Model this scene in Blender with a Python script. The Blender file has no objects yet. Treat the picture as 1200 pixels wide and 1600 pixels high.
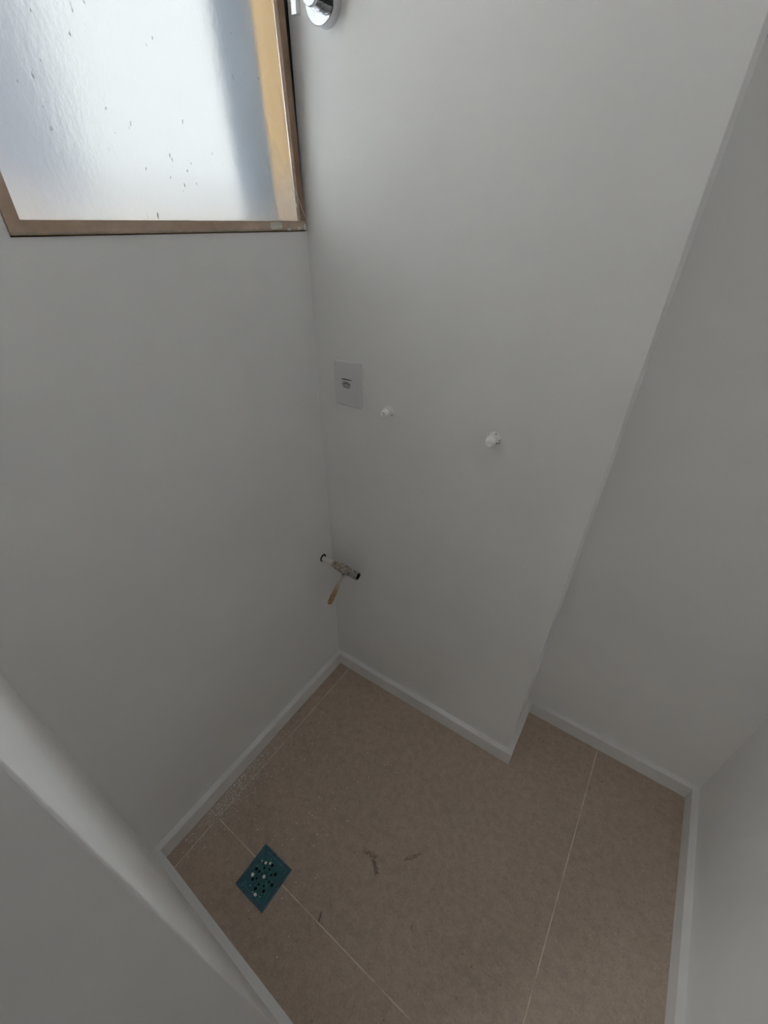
import bpy, bmesh, math, random
from mathutils import Matrix, Vector
random.seed(7)
S = bpy.context.scene
COL = S.collection

# ------------------------------------------------------------------ camera
F_PX = 659.1
cam_d = bpy.data.cameras.new('camera')
cam_d.sensor_fit = 'AUTO'; cam_d.sensor_width = 36.0
cam_d.lens = F_PX * 36.0 / 1600.0
cam_d.shift_x = 10.455 / 1600.0; cam_d.shift_y = 4.25 / 1600.0
cam_d.clip_start = 0.01; cam_d.clip_end = 200
cam = bpy.data.objects.new('camera', cam_d); COL.objects.link(cam)
Rm = Matrix.Rotation(math.radians(33.7038), 4, 'Z') @ Matrix.Rotation(math.radians(55.2312), 4, 'X') @ Matrix.Rotation(math.radians(0.1445), 4, 'Z')
cam.matrix_world = Matrix.Translation((0.7446, -0.8363, 1.5)) @ Rm
S.camera = cam

# ------------------------------------------------------------------ world: overcast sky
W = bpy.data.worlds.new('overcast_sky'); S.world = W; W.use_nodes = True
wn = W.node_tree; bg = wn.nodes['Background']
SKY = 11.0
# overcast sky: zenith about three times the horizon
tc = wn.nodes.new('ShaderNodeTexCoord'); sx = wn.nodes.new('ShaderNodeSeparateXYZ'); wn.links.new(tc.outputs['Generated'], sx.inputs[0])
mm = wn.nodes.new('ShaderNodeMath'); mm.operation = 'MULTIPLY_ADD'; mm.use_clamp = True
wn.links.new(sx.outputs[2], mm.inputs[0]); mm.inputs[1].default_value = .667; mm.inputs[2].default_value = .333
ms = wn.nodes.new('ShaderNodeMath'); ms.operation = 'MULTIPLY'; wn.links.new(mm.outputs[0], ms.inputs[0]); ms.inputs[1].default_value = SKY
bg.inputs[0].default_value = (0.95, 0.98, 1.0, 1); wn.links.new(ms.outputs[0], bg.inputs[1])

# portals in two openings added for light, above the pane and behind camera
# (they only guide the sky light, they emit nothing themselves)
def portal(name, loc, rot, sx_, sy_):
    p = bpy.data.lights.new(name, 'AREA'); p.shape = 'RECTANGLE'; p.size = sx_; p.size_y = sy_; p.cycles.is_portal = True
    o = bpy.data.objects.new(name, p); COL.objects.link(o); o.location = loc; o.rotation_euler = rot
RWX0, RWX1, RWZ0, RWZ1 = -1.78, -.92, 1.18, 1.98
portal('added_rear_portal', ((RWX0 + RWX1) / 2, -3.46, (RWZ0 + RWZ1) / 2), (math.radians(90), 0, 0), RWX1 - RWX0, RWZ1 - RWZ0)
portal('added_opening_portal', (-.20, -.285, 2.46), (0, math.radians(-90), 0), .90, .58)

vs = S.view_settings
vs.view_transform = 'Standard'; vs.look = 'None'; vs.exposure = 1.87; vs.gamma = 1.0
vs.use_curve_mapping = False

cy = S.cycles
cy.max_bounces = 20; cy.diffuse_bounces = 12; cy.glossy_bounces = 6; cy.transmission_bounces = 12
cy.blur_glossy = 0.0

# ------------------------------------------------------------------ node helpers
def mat(name):
    m = bpy.data.materials.new(name); m.use_nodes = True
    nt = m.node_tree; b = nt.nodes['Principled BSDF']
    return m, nt, b
def N(nt, t, **kw):
    n = nt.nodes.new(t)
    for k, v in kw.items(): setattr(n, k, v)
    return n
def coords(nt): return N(nt, 'ShaderNodeTexCoord').outputs['Object']
def noise(nt, vec, scale, detail=4, rough=.6):
    n = N(nt, 'ShaderNodeTexNoise'); n.inputs['Scale'].default_value = scale
    n.inputs['Detail'].default_value = detail; n.inputs['Roughness'].default_value = rough
    nt.links.new(vec, n.inputs['Vector']); return n.outputs['Fac']
def ramp(nt, fac, *stops):
    r = N(nt, 'ShaderNodeValToRGB'); e = r.color_ramp.elements
    while len(e) < len(stops): e.new(.5)
    for i, (p, c) in enumerate(stops):
        e[i].position = p; e[i].color = c if len(c) == 4 else (*c, 1)
    nt.links.new(fac, r.inputs[0]); return r.outputs[0]
def mixc(nt, fac, a, b, mode='MIX'):
    m = N(nt, 'ShaderNodeMix', data_type='RGBA', blend_type=mode)
    for sock, v in ((m.inputs[0], fac), (m.inputs[6], a), (m.inputs[7], b)):
        if isinstance(v, (int, float)): sock.default_value = v
        elif isinstance(v, tuple): sock.default_value = v if len(v) == 4 else (*v, 1)
        else: nt.links.new(v, sock)
    return m.outputs[2]
def math_n(nt, op, a, b=None, c=None, clamp=False):
    m = N(nt, 'ShaderNodeMath', operation=op); m.use_clamp = clamp
    for i, v in enumerate((a, b, c)):
        if v is None: continue
        if isinstance(v, (int, float)): m.inputs[i].default_value = v
        else: nt.links.new(v, m.inputs[i])
    return m.outputs[0]
def bump(nt, b, h, strength=.2, dist=.001):
    n = N(nt, 'ShaderNodeBump'); n.inputs['Strength'].default_value = strength
    n.inputs['Distance'].default_value = dist
    nt.links.new(h, n.inputs['Height']); nt.links.new(n.outputs[0], b.inputs['Normal'])
def maprange(nt, v, a, b, c=0., d=1.):
    m = N(nt, 'ShaderNodeMapRange', interpolation_type='SMOOTHSTEP')
    nt.links.new(v, m.inputs[0])
    for i, x in enumerate((a, b, c, d)): m.inputs[i + 1].default_value = x
    return m.outputs[0]
def simple(name, col, rough=.5, metal=0., var=.0, scale=60, spec=.5):
    m, nt, b = mat(name)
    b.inputs['Roughness'].default_value = rough; b.inputs['Metallic'].default_value = metal
    b.inputs['Specular IOR Level'].default_value = spec
    if var:
        c = coords(nt); f = noise(nt, c, scale)
        lo = tuple(x * (1 - var) for x in col); hi = tuple(min(1, x * (1 + var)) for x in col)
        nt.links.new(ramp(nt, f, (.3, lo), (.7, hi)), b.inputs['Base Color'])
    else: b.inputs['Base Color'].default_value = (*col, 1)
    return m

# ------------------------------------------------------------------ materials
def wall_paint(name, col, var=.025):
    m, nt, b = mat(name); c = coords(nt)
    f = noise(nt, c, 3.0, 3); g = noise(nt, c, 260, 3)
    lo = tuple(x * (1 - var) for x in col); hi = tuple(min(1, x * (1 + var)) for x in col)
    nt.links.new(ramp(nt, f, (.35, lo), (.65, hi)), b.inputs['Base Color'])
    b.inputs['Roughness'].default_value = .62; b.inputs['Specular IOR Level'].default_value = .3
    h = math_n(nt, 'ADD', math_n(nt, 'MULTIPLY', noise(nt, c, 9, 3), 3.0), math_n(nt, 'MULTIPLY', g, .25))
    bump(nt, b, h, .25, .0012)
    return m
M_WALL = wall_paint('white_wall_paint', (.825, .825, .822))
M_BASE = wall_paint('white_skirting_paint', (.79, .79, .785), .04)
M_CEIL = wall_paint('white_ceiling_paint', (.78, .78, .77))

def tile_material():
    m, nt, b = mat('taupe_porcelain_tile'); c = coords(nt)
    big = noise(nt, c, 5.0, 5, .6); mid = noise(nt, c, 45, 7, .75); fine = noise(nt, c, 210, 4, .75)
    c1 = ramp(nt, mid, (.36, (.385, .305, .245)), (.64, (.560, .462, .385)))
    c2 = ramp(nt, big, (.35, (.415, .345, .275)), (.65, (.510, .400, .330)))
    col = mixc(nt, .42, c1, c2)
    spk = ramp(nt, fine, (.30, (.55, .54, .53)), (.42, (.96, .96, .96)), (.58, (1, 1, 1)), (.70, (1.4, 1.38, 1.34)))
    col = mixc(nt, .9, col, spk, 'MULTIPLY')
    # few dark flecks all over
    fl = noise(nt, c, 75, 2, .5); fl2 = noise(nt, c, 14, 2)
    fm = math_n(nt, 'MULTIPLY', maprange(nt, fl, .70, .76), maprange(nt, fl2, .48, .62))
    col = mixc(nt, math_n(nt, 'MULTIPLY', fm, .6), col, (.07, .05, .038))
    sep = N(nt, 'ShaderNodeSeparateXYZ'); nt.links.new(c, sep.inputs[0]); X, Y = sep.outputs[0], sep.outputs[1]
    # scuff marks with a shape of their own
    def scuff(p, q, wid, thr):
        # distance to segment p-q
        dx, dy = q[0] - p[0], q[1] - p[1]; L2 = dx * dx + dy * dy
        ax = math_n(nt, 'SUBTRACT', X, p[0]); ay = math_n(nt, 'SUBTRACT', Y, p[1])
        t = math_n(nt, 'MULTIPLY', math_n(nt, 'ADD', math_n(nt, 'MULTIPLY', ax, dx), math_n(nt, 'MULTIPLY', ay, dy)), 1 / L2, clamp=True)
        ex = math_n(nt, 'SUBTRACT', ax, math_n(nt, 'MULTIPLY', t, dx)); ey = math_n(nt, 'SUBTRACT', ay, math_n(nt, 'MULTIPLY', t, dy))
        d = math_n(nt, 'SQRT', math_n(nt, 'ADD', math_n(nt, 'MULTIPLY', ex, ex), math_n(nt, 'MULTIPLY', ey, ey)))
        k = maprange(nt, d, 0, wid, 1, 0)
        n = noise(nt, c, 240, 5, .7)
        return math_n(nt, 'MULTIPLY', maprange(nt, math_n(nt, 'ADD', n, math_n(nt, 'MULTIPLY', k, .26)), thr - .05, thr + .05), maprange(nt, d, wid * .8, wid * 1.4, 1, 0))
    total = None
    for p, q, wd, th in (((.468, -.482), (.50, -.476), .022, .74), ((.503, -.487), (.523, -.503), .013, .67),
                         ((.575, -.435), (.603, -.400), .012, .74), ((.448, -.655), (.4545, -.673), .005, .66),
                         ((.66, -.545), (.665, -.55), .008, .74)):
        s = scuff(p, q, wd, th)
        total = s if total is None else math_n(nt, 'MAXIMUM', total, s)
    col = mixc(nt, math_n(nt, 'MULTIPLY', total, .6), col, (.045, .036, .03))
    # plaster dust film along the skirting below the window
    u = maprange(nt, X, .02, .085, 1, 0)
    v = math_n(nt, 'MULTIPLY', maprange(nt, Y, -.80, -.66, 0, 1), maprange(nt, Y, -.50, -.30, 1, 0))
    dm = math_n(nt, 'MULTIPLY', math_n(nt, 'MULTIPLY', u, v), maprange(nt, noise(nt, c, 260, 5, .8), .46, .60))
    col = mixc(nt, math_n(nt, 'MULTIPLY', dm, .60), col, (.52, .49, .46))
    nt.links.new(col, b.inputs['Base Color'])
    b.inputs['Roughness'].default_value = .55; b.inputs['Specular IOR Level'].default_value = .35
    bump(nt, b, noise(nt, c, 220, 4, .7), .15, .0006)
    return m
M_TILE = tile_material()
m, nt, b = mat('pale_grout'); c = coords(nt)
nt.links.new(ramp(nt, noise(nt, c, 18, 4), (.38, (.50, .43, .36)), (.56, (.72, .65, .56))), b.inputs['Base Color'])
b.inputs['Roughness'].default_value = .9
M_GROUT = m

def wood_material(name, a, bcol, smear=True):
    m, nt, b = mat(name); c = coords(nt)
    mp = N(nt, 'ShaderNodeMapping'); mp.inputs['Scale'].default_value = (40, 9, 9); nt.links.new(c, mp.inputs[0])
    f = noise(nt, mp.outputs[0], 3.0, 5)
    col = ramp(nt, f, (.3, a), (.7, bcol))
    if smear:
        sep = N(nt, 'ShaderNodeSeparateXYZ'); nt.links.new(c, sep.inputs[0])
        n1 = noise(nt, c, 90, 4, .7)
        # sloppy paint along the lower outer edge and random chips
        low = maprange(nt, math_n(nt, 'ADD', sep.outputs[2], math_n(nt, 'MULTIPLY', n1, .010)), 1.4905, 1.4930, 1, 0)
        chips = maprange(nt, noise(nt, c, 230, 3, .6), .67, .70)
        col = mixc(nt, math_n(nt, 'MULTIPLY', low, .75), col, (.30, .31, .26))
        col = mixc(nt, math_n(nt, 'MULTIPLY', chips, .7), col, (.50, .48, .42))
    nt.links.new(col, b.inputs['Base Color']); b.inputs['Roughness'].default_value = .6
    b.inputs['Specular IOR Level'].default_value = .3
    bump(nt, b, f, .2, .0006)
    return m
M_WOOD = wood_material('weathered_brown_wood', (.23, .150, .098), (.34, .232, .160))
M_RAIL = wood_material('dusty_brown_wood', (.45, .33, .245), (.60, .46, .36))
M_TAN = wood_material('tan_jamb_wood', (.72, .47, .21), (.80, .54, .26), False)
M_REVEAL = simple('blue_grey_outer_render', (.25, .28, .325), .9, var=.08, scale=8)
M_EXT = simple('grey_facade_paint', (.050, .053, .062), .9, var=.05, scale=3)
M_EXT2 = simple('pale_facade_paint', (.148, .148, .148), .9, var=.05, scale=3)
M_DARK = simple('shade_and_chip_black', (.012, .011, .010), .8)  # black for the shade in the window gap, also seam and chips
M_BLACK = simple('cavity_shade_black', (.004, .004, .004), .9)  # black stands in for the shade inside holes, bore and pit
M_FILL = simple('pale_filler_paste', (.62, .62, .55), .8, var=.06, scale=200)
M_CHROME = simple('polished_chrome', (.60, .61, .63), .07, 1.0)
M_PLASTIC = simple('white_outlet_plastic', (.70, .70, .71), .35)
M_SOCKET = simple('recess_shade_plastic', (.42, .42, .42), .4)  # darker than the plate: the recess shade is put into the colour
M_PLUG = simple('white_painted_plug', (.92, .915, .90), .5, var=.06, scale=300)
M_PIPE = simple('white_painted_pipe', (.66, .645, .60), .55, var=.06, scale=120)

m, nt, b = mat('paint_spotted_nickel'); c = coords(nt)
f = noise(nt, c, 95, 4, .6)
nt.links.new(ramp(nt, f, (.36, (.10, .085, .07)), (.46, (.34, .315, .28)), (.60, (.44, .42, .38)), (.68, (.60, .57, .52))), b.inputs['Base Color'])
nt.links.new(ramp(nt, f, (.44, (.6, .6, .6)), (.62, (.15, .15, .15))), b.inputs['Metallic']); b.inputs['Roughness'].default_value = .42
M_NICKEL = m
m, nt, b = mat('brass_ring'); b.inputs['Base Color'].default_value = (.42, .32, .20, 1); b.inputs['Metallic'].default_value = .4; b.inputs['Roughness'].default_value = .5
M_BRASS = m
m, nt, b = mat('rusty_tan_lever'); c = coords(nt)
sep = N(nt, 'ShaderNodeSeparateXYZ'); nt.links.new(c, sep.inputs[0])
f = noise(nt, c, 110, 4)
rust = ramp(nt, f, (.35, (.36, .22, .10)), (.65, (.55, .39, .21)))
pt = math_n(nt, 'ADD', maprange(nt, sep.outputs[2], .49, .535), math_n(nt, 'MULTIPLY', maprange(nt, f, .45, .6), .25), clamp=True)
nt.links.new(mixc(nt, pt, rust, (.55, .50, .43)), b.inputs['Base Color']); b.inputs['Roughness'].default_value = .6
M_LEVER = m

m, nt, b = mat('teal_drain_plastic'); c = coords(nt)
f = noise(nt, c, 70, 4, .6); g = noise(nt, c, 420, 2, .5)
col = ramp(nt, f, (.3, (.012, .095, .125)), (.7, (.028, .160, .175)))
col = mixc(nt, maprange(nt, g, .70, .74), col, (.60, .62, .60))
nt.links.new(col, b.inputs['Base Color']); b.inputs['Roughness'].default_value = .45
M_TEAL = m
M_RIM = simple('blue_drain_rim', (.055, .135, .190), .4, var=.35, scale=90)

def frosted_glass():
    m, nt, b = mat('frosted_dirty_glass'); c = coords(nt)
    nt.nodes.remove(b); out = nt.nodes['Material Output']
    gl = N(nt, 'ShaderNodeBsdfGlass'); gl.distribution = 'BECKMANN'; gl.inputs['IOR'].default_value = 1.3; gl.inputs['Roughness'].default_value = .30
    gl.inputs['Color'].default_value = (.60, .61, .61, 1)   # grimy pane, tint deepened to hold down the outside brightness
    mp = N(nt, 'ShaderNodeMapping'); mp.inputs['Scale'].default_value = (1, 1, .55); mp.inputs['Rotation'].default_value = (.35, 0, 0)
    nt.links.new(c, mp.inputs[0]); v = mp.outputs[0]
    bp = N(nt, 'ShaderNodeBump'); bp.inputs['Strength'].default_value = .26; bp.inputs['Distance'].default_value = .002
    nt.links.new(noise(nt, v, 85, 4, .65), bp.inputs['Height']); nt.links.new(bp.outputs[0], gl.inputs['Normal'])
    tr = N(nt, 'ShaderNodeBsdfTranslucent'); tr.inputs[0].default_value = (.46, .47, .475, 1)
    sep = N(nt, 'ShaderNodeSeparateXYZ'); nt.links.new(c, sep.inputs[0])
    # dust film, thicker at the bottom and in the corner by the tap wall
    cor = math_n(nt, 'ADD', math_n(nt, 'MULTIPLY', math_n(nt, 'SUBTRACT', sep.outputs[2], 1.50), 1.0), math_n(nt, 'MULTIPLY', sep.outputs[1], -.9))
    d1 = maprange(nt, cor, .02, .17, .45, 0)
    d2 = maprange(nt, math_n(nt, 'ADD', sep.outputs[2], math_n(nt, 'MULTIPLY', noise(nt, c, 12, 4), .05)), 1.515, 1.60, .30, .05)
    dust = math_n(nt, 'MAXIMUM', d1, d2)
    mx = N(nt, 'ShaderNodeMixShader'); nt.links.new(dust, mx.inputs[0]); nt.links.new(gl.outputs[0], mx.inputs[1]); nt.links.new(tr.outputs[0], mx.inputs[2])
    # small dried specks
    sp = math_n(nt, 'MULTIPLY', maprange(nt, noise(nt, v, 130, 2, .5), .70, .74), maprange(nt, noise(nt, c, 16, 2), .46, .60))
    df = N(nt, 'ShaderNodeBsdfDiffuse'); df.inputs[0].default_value = (.16, .15, .14, 1)
    mx2 = N(nt, 'ShaderNodeMixShader'); nt.links.new(math_n(nt, 'MULTIPLY', sp, .75), mx2.inputs[0])
    nt.links.new(mx.outputs[0], mx2.inputs[1]); nt.links.new(df.outputs[0], mx2.inputs[2])
    nt.links.new(mx2.outputs[0], out.inputs[0])
    return m
M_GLASS = frosted_glass()
m, nt, b = mat('cobweb_film'); nt.nodes.remove(b); out = nt.nodes['Material Output']
tp = N(nt, 'ShaderNodeBsdfTransparent'); df = N(nt, 'ShaderNodeBsdfTranslucent'); df.inputs[0].default_value = (.9, .88, .85, 1)
dd = N(nt, 'ShaderNodeBsdfDiffuse'); dd.inputs[0].default_value = (.9, .88, .85, 1)
ad = N(nt, 'ShaderNodeMixShader'); nt.links.new(df.outputs[0], ad.inputs[1]); nt.links.new(dd.outputs[0], ad.inputs[2])
mx = N(nt, 'ShaderNodeMixShader'); nt.links.new(ramp(nt, noise(nt, coords(nt), 60, 4), (.3, (.05, .05, .05)), (.7, (.20, .20, .20))), mx.inputs[0])
nt.links.new(tp.outputs[0], mx.inputs[1]); nt.links.new(ad.outputs[0], mx.inputs[2]); nt.links.new(mx.outputs[0], out.inputs[0])
M_WEB = m
M_THREAD = simple('cobweb_thread', (.9, .88, .85), .8)
M_DUST = simple('plaster_crumb', (.88, .87, .84), .9)

# ------------------------------------------------------------------ mesh helpers
def link(name, bm, material, parent=None, smooth=False, kind=None):
    me = bpy.data.meshes.new(name)
    bmesh.ops.recalc_face_normals(bm, faces=bm.faces[:])
    bm.to_mesh(me); bm.free()
    o = bpy.data.objects.new(name, me); COL.objects.link(o)
    me.materials.append(material)
    if smooth:
        for p in me.polygons: p.use_smooth = True
        try: me.set_sharp_from_angle(angle=math.radians(40))
        except Exception: pass
    if parent: o.parent = parent
    if kind: o['kind'] = kind
    return o
def empty(name, loc=(0, 0, 0)):
    o = bpy.data.objects.new(name, None); o.location = loc; o.empty_display_size = .05; COL.objects.link(o); return o
def tag(o, label, cat, group=None):
    o['label'] = label; o['category'] = cat
    if group: o['group'] = group
    return o
def add_box(bm, x0, x1, y0, y1, z0, z1, bev=0, seg=2):
    t = bmesh.new(); bmesh.ops.create_cube(t, size=1)
    for v in t.verts:
        v.co = Vector(((x0 + x1) / 2 + v.co.x * (x1 - x0), (y0 + y1) / 2 + v.co.y * (y1 - y0), (z0 + z1) / 2 + v.co.z * (z1 - z0)))
    if bev: bmesh.ops.bevel(t, geom=t.edges[:], offset=bev, segments=seg, affect='EDGES', profile=.5)
    merge(bm, t)
def merge(bm, t, M=None):
    me = bpy.data.meshes.new('tmp'); t.to_mesh(me); t.free()
    if M is not None: me.transform(M)
    bm.from_mesh(me); bpy.data.meshes.remove(me)
def prism(poly, z0, z1, bevel_top=None):
    bm = bmesh.new()
    lo = [bm.verts.new((x, y, z0)) for x, y in poly]; hi = [bm.verts.new((x, y, z1)) for x, y in poly]
    n = len(poly)
    bm.faces.new(lo[::-1]); bm.faces.new(hi)
    for i in range(n): bm.faces.new((lo[i], lo[(i + 1) % n], hi[(i + 1) % n], hi[i]))
    return bm
def lathe(bm, prof, segs=32, M=None, jit=0):
    """prof: (r, h) pairs, axis +Z; M places it"""
    t = bmesh.new(); rings = []
    for r, h in prof:
        if r <= 1e-6: rings.append([t.verts.new((0, 0, h))])
        else: rings.append([t.verts.new((r * (1 + random.uniform(-jit, jit)) * math.cos(2 * math.pi * i / segs), r * (1 + random.uniform(-jit, jit)) * math.sin(2 * math.pi * i / segs), h)) for i in range(segs)])
    for a, b in zip(rings, rings[1:]):
        for i in range(segs):
            j = (i + 1) % segs
            if len(a) == 1 and len(b) == 1: continue
            if len(a) == 1: t.faces.new((a[0], b[i], b[j]))
            elif len(b) == 1: t.faces.new((a[i], a[j], b[0]))
            else: t.faces.new((a[i], a[j], b[j], b[i]))
    merge(bm, t, M)
def axis_m(loc, direction):
    d = Vector(direction).normalized()
    return Matrix.Translation(loc) @ d.to_track_quat('Z', 'Y').to_matrix().to_4x4()

# ------------------------------------------------------------------ plan of the room (metres, floor z=0)
aA, AD, B_END, DEP = -.0182, .829, .7137, .2228
def Ax(y): return aA * -y
def Ey(x): return DEP - .0132 * (x - B_END)
def Fx(y): return 1.2503 - .0207 * (DEP - y)
def Dy(x): return -.829 - .0448 * x
JX = .546
P_AB = (0., 0.); P_AD = (Ax(-AD), Dy(Ax(-AD))); P_J = (JX, Dy(JX)); P_J2 = (JX, -1.0)
REAR_Y, SIDE_X = -3.3, -2.0
P_EF = (Fx(.2157), .2157); P_RE = (B_END, DEP); P_B = (B_END, 0.)
P_R = (Fx(REAR_Y), REAR_Y)
ROOM = [P_AB, P_AD, P_J, P_J2, (SIDE_X, -1.0), (SIDE_X, REAR_Y), P_R, P_EF, P_RE, P_B]
H = 2.98; TH = .17
Z0, Z1 = -.10, H + .1

def wall(name, poly, bev=0, bevel_at=None, mtl=None):
    bm = prism(poly, Z0, Z1)
    if bev:
        es = [e for e in bm.edges if abs(e.verts[0].co.z - e.verts[1].co.z) > 1 and any((Vector(e.verts[0].co.xy) - Vector(p)).length < 1e-4 for p in bevel_at)]
        bmesh.ops.bevel(bm, geom=es, offset=bev, segments=4, affect='EDGES', profile=.5)
    return link(name, bm, mtl or M_WALL, kind='structure')

# ---- wall with the window (left), opening y -.5575..0, z 1.4825..2.11
WY0, WY1, WZ0, WZ1 = -.5585, 0.0, 1.4825, 2.900
TR0, TR1 = 2.010, 2.026          # transom; the unseen open section above is added to let in sky light
bm = bmesh.new()
def wall_a_piece(y0, y1, z0, z1):
    t = prism([(Ax(y0), y0), (Ax(y1), y1), (Ax(y1) - TH, y1), (Ax(y0) - TH, y0)], z0, z1); merge(bm, t)
wall_a_piece(-1.0, WY0, Z0, Z1)
wall_a_piece(WY0, WY1, Z0, WZ0)
wall_a_piece(WY0, WY1, WZ1, Z1)
wall_left = link('wall_left', bm, M_WALL, kind='structure')
# ---- wall with the outlet: a block that ends at the recess
wall('wall_back', [P_AB, P_B, P_RE, (B_END, DEP + .12), (-TH, DEP + .12), (-TH, 0)], .0018, [P_B])
wall('wall_recess', [P_RE, P_EF, (P_EF[0] + .15, .2157), (P_EF[0] + .15, DEP + .12), (B_END, DEP + .12)])
wall('wall_right', [P_EF, P_R, (P_R[0] + .15, P_R[1]), (P_EF[0] + .15, P_EF[1])])
wall('wall_front', [P_AD, P_J, P_J2, (Ax(-1.0), -1.0)], .003, [P_J])
wall('wall_kitchen_side', [(SIDE_X - .15, -.85), (-TH, -.85), (-TH, -1.0), (SIDE_X, -1.0), (SIDE_X, REAR_Y), (SIDE_X - .15, REAR_Y)])
# ---- rear wall of the invented room behind the camera, opening added for fill light
bm = bmesh.new()
add_box(bm, SIDE_X - .15, RWX0, REAR_Y - .15, REAR_Y, Z0, Z1)
add_box(bm, RWX1, P_R[0] + .15, REAR_Y - .15, REAR_Y, Z0, Z1)
add_box(bm, RWX0, RWX1, REAR_Y - .15, REAR_Y, Z0, RWZ0)
add_box(bm, RWX0, RWX1, REAR_Y - .15, REAR_Y, RWZ1, Z1)
link('wall_rear', bm, M_WALL, kind='structure')
bm = bmesh.new(); add_box(bm, SIDE_X - .15, 1.45, REAR_Y - .15, .36, H, H + .12)
link('ceiling', bm, M_CEIL, kind='structure')

# ---- charcoal door added out of view to darken the wall end facing it
M_DOOR = simple('charcoal_door_paint', (.034, .036, .040), .45, var=.2, scale=14)
dy0, dy1 = -1.72, -.80
RD = Matrix.Translation((Fx(0), 0, 0)) @ Matrix.Rotation(-math.atan(.0207), 4, 'Z')
door = empty('added_dark_door'); door['kind'] = 'structure'; door.matrix_world = RD
t = bmesh.new(); add_box(t, -.012, .004, dy0 + .06, dy1 - .06, .004, 2.10, .003); leaf = link('door_leaf', t, M_DOOR, door)
for (za, zb) in ((.20, .95), (1.10, 1.95)):
    t = bmesh.new(); add_box(t, -.020, -.010, dy0 + .17, dy1 - .17, za, zb, .004); link('raised_panel', t, M_DOOR, leaf)
for (ya, yb, za, zb) in ((dy0, dy0 + .06, 0, 2.16), (dy1 - .06, dy1, 0, 2.16), (dy0 + .06, dy1 - .06, 2.10, 2.16)):
    t = bmesh.new(); add_box(t, -.022, .004, ya, yb, za, zb, .003); link('door_casing', t, M_DOOR, door)
t = bmesh.new(); lathe(t, [(.026, 0), (.026, .004), (.009, .006), (.009, .045), (0, .045)], 20, axis_m((-.011, dy0 + .12, 1.02), (-1, 0, 0)))
add_box(t, -.062, -.048, dy0 + .11, dy0 + .23, 1.012, 1.028, .004); link('handle', t, M_CHROME, leaf)

# ---- floor: grout bed with 90 cm tiles laid on it, cut to the room
GAP, TILE = .0030, .9030
bm = prism([(x, y) for x, y in ROOM][::-1], -.08, -.0006)
floor = link('floor', bm, M_GROUT, kind='structure')
A1 = .0261
ang = math.atan(-A1)
ux = Vector((math.cos(ang), math.sin(ang))); uy = Vector((-math.sin(ang), math.cos(ang)))
# grid node where the line along the window wall meets the cross line
gx, gy = .0632, -.6622
den = 1 + A1 * A1
nx = (gx + A1 * gy) / den; ny = gy - A1 * nx
O = Vector((nx, ny))
def clip(subj, p, q):            # keep left of p->q
    outp = []
    for i in range(len(subj)):
        a, b2 = subj[i], subj[(i + 1) % len(subj)]
        sa = (q[0] - p[0]) * (a[1] - p[1]) - (q[1] - p[1]) * (a[0] - p[0])
        sb = (q[0] - p[0]) * (b2[1] - p[1]) - (q[1] - p[1]) * (b2[0] - p[0])
        if sa >= 0: outp.append(a)
        if (sa >= 0) != (sb >= 0):
            t = sa / (sa - sb); outp.append((a[0] + t * (b2[0] - a[0]), a[1] + t * (b2[1] - a[1])))
    return outp
def clip_room(quad, room):
    s = list(room)
    for i in range(4):
        if len(s) < 3: return []
        s = clip(s, quad[i], quad[(i + 1) % 4])
    r = []
    for pnt in s:
        if not r or (Vector(pnt) - Vector(r[-1])).length > 1e-5: r.append(pnt)
    return r
# the plan as two simple regions so that a tile never spans the partition
closet = [P_AB, P_AD, P_J, P_J2, (P_R[0] + (Fx(-1.0) - P_R[0]), -1.0), P_EF, P_RE, P_B]
kitchen = [(SIDE_X, -1.0), (SIDE_X, REAR_Y), P_R, (Fx(-1.0), -1.0)]
for i in range(-4, 3):
    for j in range(-4, 2):
        qd = []
        for di, dj in ((0, 0), (1, 0), (1, 1), (0, 1)):
            u = (i + di) * TILE + (GAP / 2 if di == 0 else -GAP / 2); v = (j + dj) * TILE + (GAP / 2 if dj == 0 else -GAP / 2)
            w = O + ux * u + uy * v; qd.append((w.x, w.y))
        for reg in (closet, kitchen):
            poly = clip_room(qd, reg)
            if len(poly) < 3: continue
            area = .5 * sum(poly[k][0] * poly[(k + 1) % len(poly)][1] - poly[(k + 1) % len(poly)][0] * poly[k][1] for k in range(len(poly)))
            if abs(area) < 4e-4: continue
            link('tile', prism(poly, -.006, 0), M_TILE, floor)

# ---- skirting boards
T, HB = .0181, .0581
def offs(p, q, d):
    v = Vector((q[0] - p[0], q[1] - p[1])).normalized(); n = Vector((-v.y, v.x)) * d
    return (Vector(p) + n, v)
def isect(l1, l2):
    (p, d), (q, e) = l1, l2
    den = d.x * e.y - d.y * e.x; w = q - p
    return tuple(p + d * ((w.x * e.y - w.y * e.x) / den))
runs = {'baseboard_left': (P_AB, P_AD), 'baseboard_front': (P_AD, P_J), 'baseboard_jamb': (P_J, P_J2)}
chain = [P_AB, P_AD, P_J, P_J2]
lines = {}
pts = ROOM
def base(name, k):
    n = len(pts); a, b2, prev, nxt = pts[k], pts[(k + 1) % n], pts[k - 1], pts[(k + 2) % n]
    l0, l1, l2 = offs(prev, a, T), offs(a, b2, T), offs(b2, nxt, T)
    pa = isect(l0, l1); pb = isect(l1, l2)
    bm = prism([a, b2, pb, pa], 0, HB)
    top = [e for e in bm.edges if abs(e.verts[0].co.z - HB) < 1e-5 and abs(e.verts[1].co.z - HB) < 1e-5 and
           all(min((Vector(v.co.xy) - Vector(pp)).length for pp in (pa, pb)) < 1e-4 for v in e.verts)]
    bmesh.ops.bevel(bm, geom=top, offset=.0022, segments=2, affect='EDGES', profile=.5)
    return link(name, bm, M_BASE, kind='structure')
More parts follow.
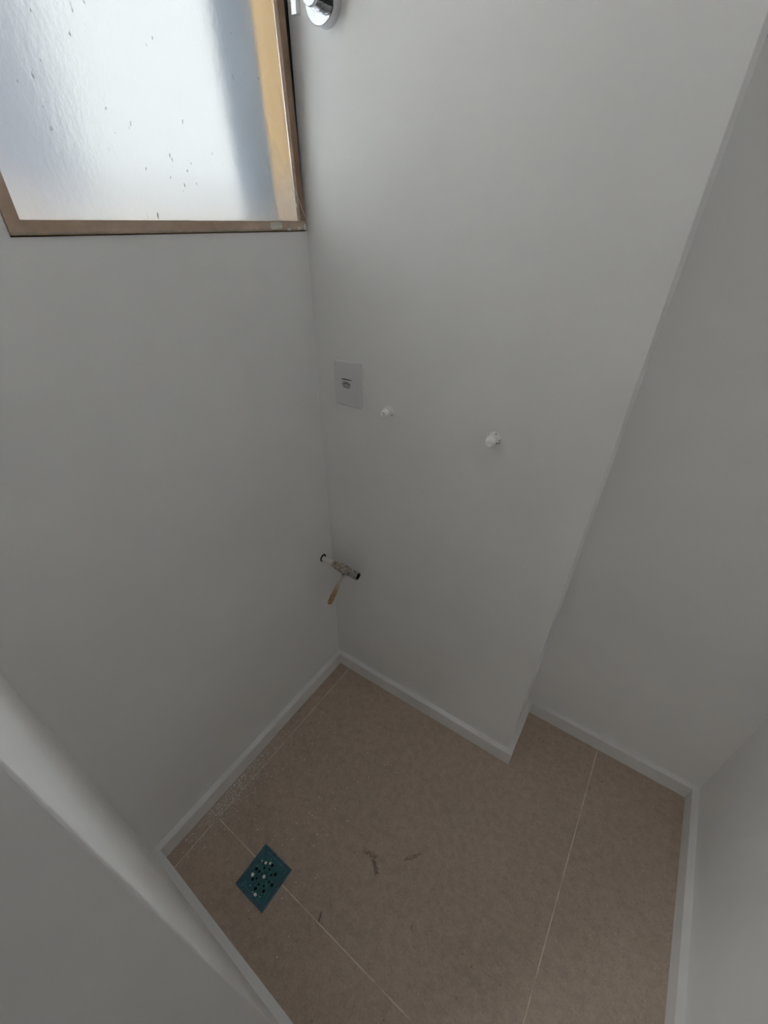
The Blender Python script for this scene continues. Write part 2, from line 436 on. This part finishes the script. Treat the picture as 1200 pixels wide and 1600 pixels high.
for k, nm in ((0, 'baseboard_left'), (1, 'baseboard_front'), (2, 'baseboard_jamb'), (7, 'baseboard_recess'), (8, 'baseboard_return'), (9, 'baseboard_back')):
    base(nm, k)
# the right-hand run stops at the added door's casing
l6, l7 = offs(P_R, P_EF, T), offs(P_EF, P_RE, T)
pe = isect(l6, l7); yb_ = -.801
bm = prism([P_EF, pe, (Fx(yb_) - T, yb_), (Fx(yb_), yb_)], 0, HB)
link('baseboard_right', bm, M_BASE, kind='structure')

# ------------------------------------------------------------------ window
win = empty('window_1', (0, 0, 0)); win['kind'] = 'structure'
WR = Matrix.Rotation(math.asin(aA), 4, 'Z')      # the window wall is a degree out of square
def wpart(name, bm, mtl, parent=win, smooth=False):
    bm.transform(WR); return link(name, bm, mtl, parent, smooth)
def wavy(bm, amp, cuts=24):
    es = sorted(bm.edges, key=lambda e: -e.calc_length())[:4]
    bmesh.ops.subdivide_edges(bm, edges=es, cuts=cuts, use_grid_fill=True)
    for v in bm.verts: v.co += Vector((random.uniform(-amp, amp) * .5, random.uniform(-amp, amp), random.uniform(-amp, amp)))
def bar(y0, y1, z0, z1, x0=-.0045, x1=.004, amp=.00018):
    b2 = bmesh.new(); add_box(b2, x0, x1, y0, y1, z0, z1); wavy(b2, amp); return b2
wpart('bottom_rail', bar(-.5580, -.0060, 1.4850, 1.5010), M_RAIL)
wpart('top_rail', bar(-.5580, -.0460, 2.882, 2.898), M_WOOD)
wpart('transom', bar(-.5418, -.0380, TR0, TR1), M_WOOD)
wpart('stile', bar(-.5580, -.5418, 1.5010, 2.882), M_RAIL)
# right stile leans away from the outlet wall, leaving a dark wedge
b2 = bmesh.new(); add_box(b2, -.0045, .004, -.0210, -.0062, 1.5010, 2.882); wavy(b2, .00012)
for v in b2.verts:
    k = (v.co.z - 1.50) / .31
    inner = v.co.y < -.0135
    v.co.y += (-.0135 if inner else -.0110) * k
wpart('stile', b2, M_WOOD)
def lining(x0, x1, th, mtl, nm, lean):
    for (ya, yb, za, zb, s) in ((WY0 + .001, WY0 + th, WZ0 + .001, WZ1 - .001, 0), (-th, -.0005, WZ0 + .001, WZ1 - .001, 1),
                             (WY0 + th, -th, WZ0 + .001, WZ0 + th, 0), (WY0 + th, -th, WZ1 - th, WZ1 - .001, 0)):
        b2 = bmesh.new(); add_box(b2, x0, x1, ya, yb, za, zb)
        if s and lean:
            for v in b2.verts:
                if v.co.y < -.008: v.co.y -= .0125 * (v.co.z - 1.50) / .31
        wpart(nm, b2, mtl)
lining(-.064, -.0097, .019, M_TAN, 'jamb_board', True)
lining(-TH - .004, -.0641, .0195, M_REVEAL, 'outer_reveal', True)
b2 = bmesh.new(); add_box(b2, -.0096, -.003, -.03, -.0008, 1.4832, 2.893)
for v in b2.verts:
    if v.co.y < -.01: v.co.y = -.0125 - .0125 * (v.co.z - 1.5) / .31
wpart('gap_shade_strip', b2, M_DARK)  # black strip in place of the shade inside the open gap
b2 = bmesh.new(); add_box(b2, -.0095, -.0046, -.5430, -.0200, 1.4990, TR0 + .004)
for v in b2.verts:
    if v.co.y > -.1: v.co.y -= .0125 * (v.co.z - 1.50) / .31
wpart('glass_pane', b2, M_GLASS)

# filler smears on the bottom rail
def blob_outline(cy, cz, ry, rz, n=18, jit=.18):
    return [(cy + ry * math.cos(2 * math.pi * i / n) * (1 + random.uniform(-jit, jit)), cz + rz * math.sin(2 * math.pi * i / n) * (1 + random.uniform(-jit, jit))) for i in range(n)]
def smear(name, cy, cz, ry, rz, x0=.0035, x1=.0052):
    t = bmesh.new(); o = blob_outline(cy, cz, ry, rz)
    f = [t.verts.new((x1, y + (cy - y) * .12, z + (cz - z) * .12)) for y, z in o]; k = [t.verts.new((x0, y, z)) for y, z in o]
    t.faces.new(f); t.faces.new(k[::-1])
    for i in range(len(o)): t.faces.new((k[i], k[(i + 1) % len(o)], f[(i + 1) % len(o)], f[i]))
    return wpart(name, t, M_FILL)
smear('filler_smear', -.0925, 1.4935, .0185, .0075)
smear('filler_smear', -.058, 1.4875, .0065, .0028)
smear('filler_smear', -.028, 1.4885, .008, .0032)
smear('filler_smear', -.010, 1.4900, .0045, .006)

# cobweb across the lower corner
web = empty('cobweb', (.004, -.03, 1.50)); tag(web, 'dusty white cobweb across the lower window corner beside the outlet wall', 'cobweb')
wi = Matrix.Translation((-.004, .03, -1.50))
line = [(-.080, 1.628), (-.060, 1.598), (-.044, 1.571), (-.028, 1.541), (-.015, 1.516), (-.005, 1.496)]
foot = [(-.100, 1.600), (-.096, 1.560), (-.090, 1.535), (-.080, 1.512), (-.060, 1.502), (-.020, 1.4975)]
t = bmesh.new(); rows = []
for i, ((ya, za), (yb, zb)) in enumerate(zip(line, foot)):
    p = Vector((.0075, ya, za)); q = Vector((.0048, yb, zb))
    rows.append([t.verts.new(p.lerp(q, k / 5) + Vector((.0008 * math.sin(k * 2 + i), 0, 0))) for k in range(6)])
for r0, r1 in zip(rows, rows[1:]):
    for k in range(5): t.faces.new((r0[k], r0[k + 1], r1[k + 1], r1[k]))
t.transform(wi); link('web_film', t, M_WEB, web)
def strand(p, q, r=.00035, name='web_thread'):
    t = bmesh.new(); p, q = Vector(p), Vector(q); lathe(t, [(r, 0), (r, (q - p).length)], 6, axis_m(p, q - p)); t.transform(wi)
    link(name, t, M_THREAD, web)
for i, (p, q) in enumerate(zip(line, line[1:])):
    strand((.0078, *p), (.0078, *q), (.00012, .00016, .00024, .0004, .0005)[i])
strand((.0078, -.040, 1.536), (.0078, -.043, 1.550), .0004); strand((.0078, -.034, 1.524), (.0078, -.035, 1.531), .0006)

# ------------------------------------------------------------------ outside
bm = bmesh.new(); add_box(bm, -40, 40, -40, 40, -6.3, -6.0)
g = link('ground', bm, simple('pale_concrete_yard', (.22, .22, .21), .95, var=.1, scale=1), kind='structure')
def building(loc, sx_, sy_, sz_, mtl, label, wins, podium=0):  # added blocks that set how bright the frosted pane looks
    nb = empty('added_building', loc); tag(nb, label, 'building')
    b2 = bmesh.new(); add_box(b2, -sx_, 0, -sy_, 0, 0, sz_); link('facade', b2, mtl, nb)
    b2 = bmesh.new(); add_box(b2, -sx_ - .15, .15, -sy_ - .15, .15, sz_, sz_ + .2); link('roof_slab', b2, mtl, nb)
    if podium:
        b2 = bmesh.new(); add_box(b2, -.02, .03, -sy_ + .01, -.01, 0, podium); link('dimming_podium', b2, M_POD, nb)  # podium added so the lower glass reads darker
    for yy, zz in wins:
        b2 = bmesh.new(); add_box(b2, -.02, .04, yy - .55, yy + .55, zz, zz + 1.2, .01); fr_ = link('window_frame', b2, M_PLASTIC, nb)
        b2 = bmesh.new(); add_box(b2, .03, .05, yy - .48, yy + .48, zz + .07, zz + 1.13); link('pane', b2, M_PANE, fr_)
M_POD = simple('grey_podium_render', (.105, .105, .105), .9, var=.06, scale=2)
M_PANE = simple('dark_window_pane', (.06, .065, .07), .9, spec=.1)
building((-5.0, 2.15, -6), 4, 9, 11.5, M_EXT, 'added dark grey building close outside, dims the view through the frosted window', [(y_, z_) for y_ in (-7.2, -4.6) for z_ in (1.5, 4.4, 8.6)])
building((-13.0, 24, -6), 5, 19, 16.0, M_EXT2, 'added pale building farther outside, makes the bright band in the frosted window', [(y_, z_) for y_ in (-16, -12, -8, -4) for z_ in (1.5, 4.6)], podium=8.3)

# ------------------------------------------------------------------ power outlet
ou = empty('power_outlet', (.1008, 0, 1.1668)); tag(ou, 'white rectangular power outlet plate with one three-hole socket on the wall', 'outlet')
def opart(name, bm, mtl, smooth=False, parent=ou):
    return link(name, bm, mtl, parent, smooth)
t = bmesh.new(); add_box(t, -.0405, .0405, -.009, .001, -.0555, .0555)
vs_e = [e for e in t.edges if abs(e.verts[0].co.y - e.verts[1].co.y) > .005]
bmesh.ops.bevel(t, geom=vs_e, offset=.005, segments=4, affect='EDGES', profile=.5)
fr = [e for e in t.edges if all(v.co.y < -.008 for v in e.verts)]
bmesh.ops.bevel(t, geom=fr, offset=.0045, segments=4, affect='EDGES', profile=.5)
opart('cover_plate', t, M_PLASTIC, True)
t = bmesh.new(); add_box(t, -.0150, .0150, -.0115, -.0085, -.0095, .0125, .0012)
sock = opart('socket', t, M_PLASTIC)
t = bmesh.new(); add_box(t, -.0152, .0152, -.0098, -.0088, .0123, .0140); opart('seam', t, M_DARK, parent=sock)
t = bmesh.new()
hexp = [(-.0130, .0015), (-.0070, .0095), (.0070, .0095), (.0130, .0015), (.0070, -.0065), (-.0070, -.0065)]
f = [t.verts.new((x, -.0126, z)) for x, z in hexp]; k = [t.verts.new((x * .93, -.0117, (z - .0015) * .93 + .0015)) for x, z in hexp]
t.faces.new(k)
for i in range(6): t.faces.new((f[i], f[(i + 1) % 6], k[(i + 1) % 6], k[i]))
# raised rim of the hexagonal recess
r2 = [t.verts.new((x * 1.14, -.0112, (z - .0015) * 1.10 + .0015)) for x, z in hexp]
for i in range(6): t.faces.new((r2[i], r2[(i + 1) % 6], f[(i + 1) % 6], f[i]))
opart('hexagonal_recess', t, M_SOCKET, parent=sock)
for hx, hz in ((-.0050, .0038), (.0012, .0056), (.0086, .0036)):
    t = bmesh.new(); lathe(t, [(.0017, 0), (.0017, .0009), (0, .0009)], 14, axis_m((hx, -.0112, hz), (0, -1, 0))); opart('pin_hole', t, M_BLACK, parent=sock)

# ------------------------------------------------------------------ capped pipe stubs
def plug(loc, s, label, chip):
    e = empty('pipe_plug', loc); tag(e, label, 'pipe plug')
    t = bmesh.new()
    prof = [(.0150, -.001), (.0152, .0020), (.0120, .0024), (.0118, .0034)]
    z = .0034
    for i in range(3):
        prof += [(.0142, z + .0003), (.0144, z + .0016), (.0104, z + .0020), (.0104, z + .0030)]; z += .0032
    prof += [(.0108, z), (0, z)]
    lathe(t, [(r * s, h * s) for r, h in prof], 28, axis_m((0, 0, 0), (0, -1, 0)), .035); link('threaded_collar', t, M_PLUG, e, True)
    t = bmesh.new()
    lathe(t, [(r * s, h * s) for r, h in ((.0104, .012), (.0104, .0220), (.0094, .0268), (.0072, .0300), (.0068, .0312), (.0045, .0295), (0, .0292))], 10, axis_m((0, 0, 0), (0, -1, 0)), .05)
    cap = link('cap', t, M_PLUG, e, True)
    for (px, pz, d) in chip:
        t = bmesh.new(); add_box(t, px * s - .0013, px * s + .0013, -d * s - .0012, -d * s + .0012, pz * s - .0008, pz * s + .0008, .0004)
        link('paint_chip', t, M_DARK, e)
    return e
plug((.4880, 0, 1.1180), 1.0, 'white threaded pipe plug alone on the wall, farther from the power outlet', ((-.0095, .0108, .0085), (.0145, .001, .007), (.0112, -.0040, .012), (.0146, -.0045, .007), (.004, .0138, .006)))
plug((.2200, 0, 1.1225), .86, 'smaller white painted pipe plug close beside the power outlet', ((-.0118, -.0050, .012), (.0125, -.0085, .004), (-.0115, -.001, .014)))

# ------------------------------------------------------------------ ball valve on the pipe stub
bv = empty('ball_valve', (0, -.045, .5785)); tag(bv, 'paint-spotted metal ball valve with drooping rusty lever on a white pipe stub', 'valve')
AX = Vector((.145, -.004, -.002)).normalized()
def vpart(name, prof, mtl, segs=24, jit=0, x=0):
    t = bmesh.new(); lathe(t, prof, segs, axis_m(AX * x, AX), jit); return link(name, t, mtl, bv, True)
t = bmesh.new(); lathe(t, [(0, 0), (.0138, 0), (.0138, .0016), (0, .0016)], 24, axis_m((-.0006, .0005, .0022), (1, 0, 0))); link('wall_hole', t, M_BLACK, bv)  # flat black disc in place of the dark gap around the pipe
vpart('pipe', [(0, -.002), (.0092, -.002), (.0088, .05), (0, .05)], M_PIPE)
vpart('hex_nut', [(0, .044), (.0105, .044), (.0122, .046), (.0122, .058), (.0108, .060)], M_NICKEL, 6)
vpart('brass_ring', [(.0105, .0585), (.0130, .0595), (.0132, .066), (.0120, .068)], M_BRASS, 20)
vpart('body', [(.0122, .066), (.0138, .068), (.0145, .074), (.0156, .081), (.0158, .090), (.0154, .100), (.0140, .109), (.0126, .113), (.0122, .118), (.0132, .120), (.0130, .146), (.0124, .1475), (.0108, .1475), (.0104, .120), (0, .119)], M_NICKEL, 28)
vpart('bore', [(.01055, .1466), (.0100, .1460), (.0098, .1215), (0, .1213)], M_BLACK)  # black liner paints the shade inside the open end
# stem and bent flat lever
o = Vector((0, -.045, .5785))
S0 = Vector((.098, -.054, .5665)) - o; S1 = Vector((.1075, -.0665, .5640)) - o
sd = Vector((.10, -.55, -.75)).normalized()
t = bmesh.new(); c0 = AX * .093 + sd * .010
lathe(t, [(.0065, 0), (.0065, .008), (.0048, .0085), (.0048, .014), (0, .014)], 18, axis_m(c0, sd)); link('stem', t, M_NICKEL, bv, True)
tip = c0 + sd * .0135
L = [tip + Vector((.006, 0, .002)), tip, Vector((.0900, -.0785, .5375)) - o, Vector((.0845, -.0825, .5220)) - o, Vector((.0715, -.0905, .4820)) - o, Vector((.0600, -.0955, .4480)) - o]
wid = [.0045, .0042, .0048, .0080, .0084, .0080]
t = bmesh.new(); secs = []
side0 = Vector((.80, .55, -.25)).normalized()
def sec(p, d, w):
    s = (side0 - d * side0.dot(d)).normalized(); nn = s.cross(d).normalized() * .0013
    return [t.verts.new(p + s * w + nn), t.verts.new(p - s * w + nn), t.verts.new(p - s * w - nn), t.verts.new(p + s * w - nn)]
for i, p in enumerate(L):
    d = (L[min(i + 1, len(L) - 1)] - L[max(i - 1, 0)]).normalized(); secs.append(sec(p, d, wid[i]))
d = (L[-1] - L[-2]).normalized()
for kk in range(1, 5):
    a = kk / 5 * math.pi / 2; secs.append(sec(L[-1] + d * .0075 * math.sin(a), d, .0080 * math.cos(a)))
for a, b2 in zip(secs, secs[1:]):
    for i in range(4): t.faces.new((a[i], a[(i + 1) % 4], b2[(i + 1) % 4], b2[i]))
t.faces.new(secs[0][::-1]); t.faces.new(secs[-1])
t.transform(Matrix.Translation(o)); lv = link('lever', t, M_LEVER, bv); lv.matrix_parent_inverse = Matrix.Translation(-o)

# ------------------------------------------------------------------ chrome shut-off valve
cv = empty('shutoff_valve', (.084, 0, 1.80)); tag(cv, 'polished chrome shut-off valve with round wall flange and lever bar by the window', 'valve')
def cpart(name, prof, mtl=M_CHROME, segs=48):
    t = bmesh.new(); lathe(t, prof, segs, axis_m((0, 0, 0), (0, -1, 0))); return link(name, t, mtl, cv, True)
cpart('wall_flange', [(.0310, -.001), (.0310, .0195), (.0303, .0203), (.0165, .0203), (.0165, .018)])
cpart('outer_sleeve', [(.0170, .018), (.0170, .0275), (.0165, .028), (.0140, .028)])
cpart('inner_sleeve', [(.0142, .027), (.0142, .039), (.0137, .0394), (.010, .0394)])
cpart('hub', [(.0120, .038), (.0150, .0395), (.0150, .0455), (.0146, .046), (.0055, .046)])
cpart('spindle', [(.0055, .045), (.0055, .084), (.0050, .0845), (0, .0845)], segs=24)
t = bmesh.new(); add_box(t, -.0055, .0055, -.0835, -.0745, -.0320, .0320, .0006)
t.transform(Matrix.Rotation(math.radians(3), 4, 'Y')); link('lever_bar', t, M_CHROME, cv)

# ------------------------------------------------------------------ floor drain
dr = empty('floor_drain', (.2685, -.6860, 0)); dr.rotation_euler.z = -.0182 - .004
tag(dr, 'teal square plastic floor drain with radiating holes and white paint drips', 'drain')
HX, HY = .0525, .0557
t = bmesh.new(); add_box(t, -HX + .004, HX - .004, -HY + .004, HY - .004, -.004, .0008); link('drain_pit', t, M_BLACK, dr)  # thin black plate paints the dark seen through the grate
# grate plate with real holes
t = bmesh.new(); add_box(t, -HX + .006, HX - .006, -HY + .006, HY - .006, .0012, .0030)
grate = link('grate', t, M_TEAL, dr)
holes = bmesh.new()
for k in range(8):
    a = 2 * math.pi * k / 8
    for r, hr in ((.0103, .0018), (.0200, .0032), (.0308, .0043)):
        lathe(holes, [(0, -.002), (hr, -.002), (hr, .006), (0, .006)], 14, Matrix.Translation((r * math.cos(a), r * math.sin(a), 0)))
cut = link('cutter', holes, M_BLACK)
md = grate.modifiers.new('holes', 'BOOLEAN'); md.operation = 'DIFFERENCE'; md.solver = 'EXACT'; md.object = cut
cut.parent = dr
bpy.context.view_layer.update()
ev = grate.evaluated_get(bpy.context.evaluated_depsgraph_get())
nm = bpy.data.meshes.new_from_object(ev); grate.modifiers.clear(); grate.data = nm; nm.name = 'grate'
bpy.data.objects.remove(cut)
# raised rim, stepped
t = bmesh.new()
def ring(hx, hy, z): return [t.verts.new((sx * hx, sy * hy, z)) for sx, sy in ((-1, -1), (1, -1), (1, 1), (-1, 1))]
rs = [ring(HX, HY, -.001), ring(HX, HY, .0040), ring(HX - .0012, HY - .0012, .0052), ring(HX - .0040, HY - .0040, .0052), ring(HX - .0066, HY - .0066, .0029), ring(HX - .0080, HY - .0080, .0010)]
for a, b2 in zip(rs, rs[1:]):
    for i in range(4): t.faces.new((a[i], a[(i + 1) % 4], b2[(i + 1) % 4], b2[i]))
link('rim', t, M_RIM, dr)
t = bmesh.new()
rs = [ring(HX - .0100, HY - .0100, .0028), ring(HX - .0106, HY - .0106, .0044), ring(HX - .0124, HY - .0124, .0044), ring(HX - .0134, HY - .0134, .0028)]
for a, b2 in zip(rs, rs[1:]):
    for i in range(4): t.faces.new((a[i], a[(i + 1) % 4], b2[(i + 1) % 4], b2[i]))
link('inner_ridge', t, M_RIM, dr)
def drip(x, y, r, h=.0016):
    t = bmesh.new(); lathe(t, [(r, .0028), (r * .92, .0028 + h * .5), (r * .5, .0028 + h), (0, .0028 + h)], 14, Matrix.Translation((x, y, 0)), .22); link('paint_drip', t, M_DUST, dr, True)
t = bmesh.new(); lathe(t, [(.0042, .0028), (.0040, .0042), (.0020, .0048), (0, .0048)], 16); link('centre_screw', t, M_DUST, dr, True)
for x, y, r in ((-.0296, -.0148, .0046), (.0093, -.0405, .0046), (-.0081, .0309, .0034), (-.0195, .0239, .0036), (-.0315, .0213, .0022), (-.0165, -.035, .0014), (-.0005, -.0405, .0012), (.023, -.036, .0012), (-.034, .006, .0011)):
    drip(x, y, r)

# ------------------------------------------------------------------ plaster crumbs on the floor
t = bmesh.new()
def crumb(x, y, r):
    if not (Ax(y) + T + r < x): return
    vs_ = [t.verts.new((x + r * math.cos(a) * random.uniform(.7, 1.3), y + r * math.sin(a) * random.uniform(.7, 1.3), -.0003)) for a in (0, 1.6, 3.1, 4.7)]
    top_ = t.verts.new((x, y, r * .9))
    for i in range(4): t.faces.new((vs_[i], vs_[(i + 1) % 4], top_))
for _ in range(1300):
    x = .012 + abs(random.gauss(0, .028)); y = random.gauss(-.58, .10)
    if -.80 < y < -.06: crumb(x, y, random.choice((.0007, .0009, .0012, .0018)))
for _ in range(240):
    x = random.uniform(.04, .42); y = random.uniform(-.78, -.22)
    if not (.21 < x < .33 and -.75 < y < -.62): crumb(x, y, random.choice((.0008, .0010, .0014, .0022)))
for _ in range(60):
    crumb(random.uniform(.4, 1.0), random.uniform(-.75, .0), random.choice((.0006, .0010)))
d = link('plaster_crumbs', t, M_DUST, kind='stuff')
d['label'] = 'white plaster crumbs and dust scattered on the tiles along the skirting below the window'; d['category'] = 'plaster dust'
